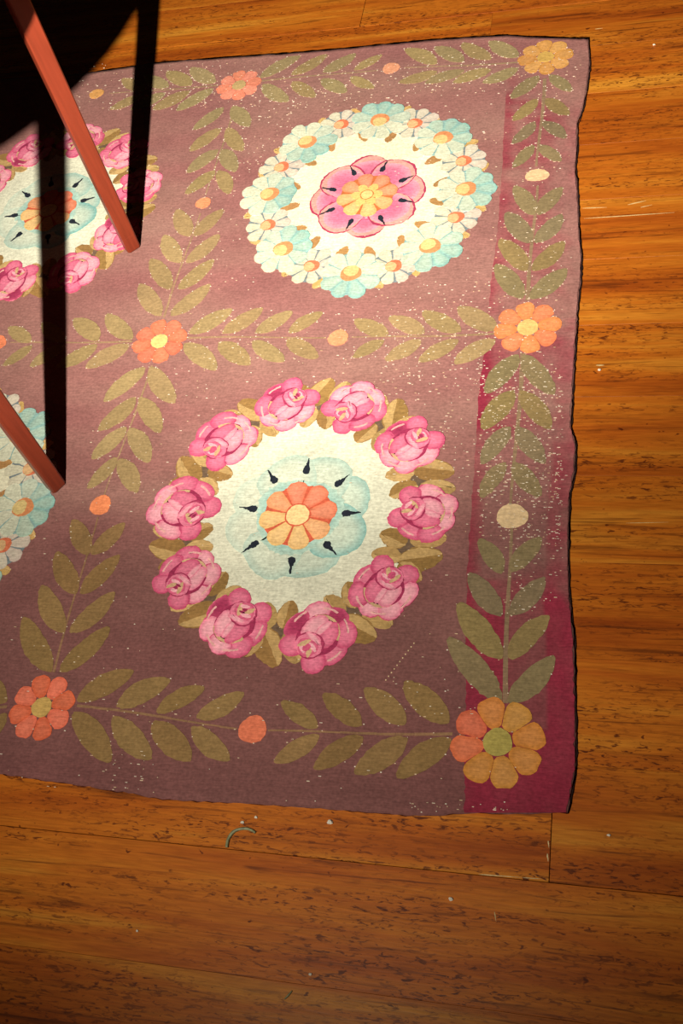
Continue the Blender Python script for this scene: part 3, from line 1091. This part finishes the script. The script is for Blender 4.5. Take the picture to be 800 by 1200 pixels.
path = arc_path([(265.5, 993), (267, 984), (272, 976), (279, 972), (288, 971), (295, 973), (299, 976)], .0021)
base = Vector((path[len(path) // 2].x, path[len(path) // 2].y, 0))
nn = len(path)
v, f = tube(path, [.0021 * (1 - .45 * abs(i / nn - .3)) for i in range(nn)], 8)
o = mesh_obj('bent_wire', v, f, WIRE, None, True, base)
tag(o, 'small curved grey-green wire hook lying on the floor below the rug', 'wire')
path = arc_path([(333, 1171), (337, 1167), (342, 1161)], .0012)
base = Vector((path[0].x, path[0].y, 0))
v, f = tube(path, [.0012 * (1 - .6 * abs(2 * i / len(path) - 1)) for i in range(len(path))], 6)
o = mesh_obj('lint_thread', v, f, WIRE, None, True, base)
tag(o, 'short pale lint thread on the floor near the bottom of the picture', 'thread')


def crumb(u, v, r, label):
    p = gp(u, v, 0)
    bm = bmesh.new()
    bmesh.ops.create_icosphere(bm, subdivisions=2, radius=r)
    rr = random.Random(int(u * 7 + v))
    for q in bm.verts:
        q.co *= 1 + rr.uniform(-.28, .28)
        q.co.x *= 1.25; q.co.z *= .8
    zmin = min(q.co.z for q in bm.verts)
    for q in bm.verts: q.co.z -= zmin
    m_ = bpy.data.meshes.new('crumb'); bm.to_mesh(m_); bm.free()
    m_.materials.append(CRUMB)
    o = bpy.data.objects.new('crumb', m_); o.location = (p.x, p.y, 0)
    link(o)
    tag(o, label, 'crumb', 'pale crumbs scattered on the floor')


for u, v, r, lb in ((387, 964, .0026, 'largest white crumb just below the rug edge'), (284, 964, .0018, 'tiny pale crumb just above the curved wire'),
                    (300, 958, .0016, 'tiny pale crumb between the curved wire and the rug'), (528, 1054, .0018, 'white crumb on the floor below the bottom right flower'),
                    (713, 979, .0014, 'grey crumb right of the board end joint'), (364, 1142, .0015, 'white crumb above the lint thread'),
                    (161, 1091, .0013, 'pale crumb on the lower left boards'), (702, 434, .0018, 'pale grain right of the orange border flower'),
                    (766, 53, .0017, 'pale crumb near the upper right corner of the picture')):
    crumb(u, v, r, lb)


# scratches and dust belong to the boards they mark
def board_at(p):
    r = math.floor((p.y - Y0) / BW)
    best = None
    for (rr_, i), o in planks.items():
        if rr_ == r:
            hw = o.dimensions.x / 2 if o.dimensions.x else max(abs(v.co.x) for v in o.data.vertices)
            if abs(p.x - o.location.x) <= hw: best = o
    return best


def mark(a, b, wd, mat, name):
    A, B = gp(*a, 0), gp(*b, 0)
    o = board_at((A + B) / 2)
    if not o: return
    d = (B - A); L = d.length; d /= L; nrm = Vector((-d.y, d.x))
    prof = ((0, .1), (.15, .8), (.4, 1), (.7, .7), (1, .1))
    top = [A + d * L * s + nrm * wd * h * random.uniform(.6, 1.1) for s, h in prof]
    bot = [A + d * L * s - nrm * wd * h * random.uniform(.6, 1.1) for s, h in prof]
    z = .0002
    vs_ = [Vector((p.x, p.y, z)) for p in top] + [Vector((p.x, p.y, z)) for p in bot] + [Vector((p.x, p.y, -.0004)) for p in top] + [Vector((p.x, p.y, -.0004)) for p in bot]
    k = len(prof)
    fs = []
    for i in range(k - 1):
        fs.append((i, i + 1, k + i + 1, k + i))
        fs.append((2 * k + i, 2 * k + i + 1, i + 1, i))
        fs.append((k + i, k + i + 1, 3 * k + i + 1, 3 * k + i))
    loc = o.location
    vs_ = [v_ - Vector((loc.x, loc.y, 0)) for v_ in vs_]
    mesh_obj(name, vs_, fs, mat, o, False)


for a, b, wd in (((682, 244), (711, 243), .0011), ((735, 240), (757, 235), .0012), ((684, 256), (790, 249), .0010), ((750, 243), (764, 240), .0008),
                 ((697, 34), (706, 33), .0008), ((733, 613), (783, 612), .0004), ((698, 428), (708, 428), .0012), ((579, 1068), (581, 1080), .0007)):
    mark(a, b, wd, SCRATCH, 'scratch')
for a, b, wd in (((635, 1030.5), (652, 1031), .0016), ((560, 1024.5), (612, 1028.5), .0006), ((612, 1028.5), (634, 1030), .0005), ((641, 1000), (642, 1010), .0009), ((642, 985), (643, 994), .0008)):
    mark(a, b, wd, JOINTDUST, 'joint_dust')

for o in bpy.data.objects:
    if '_o' in o: del o['_o']
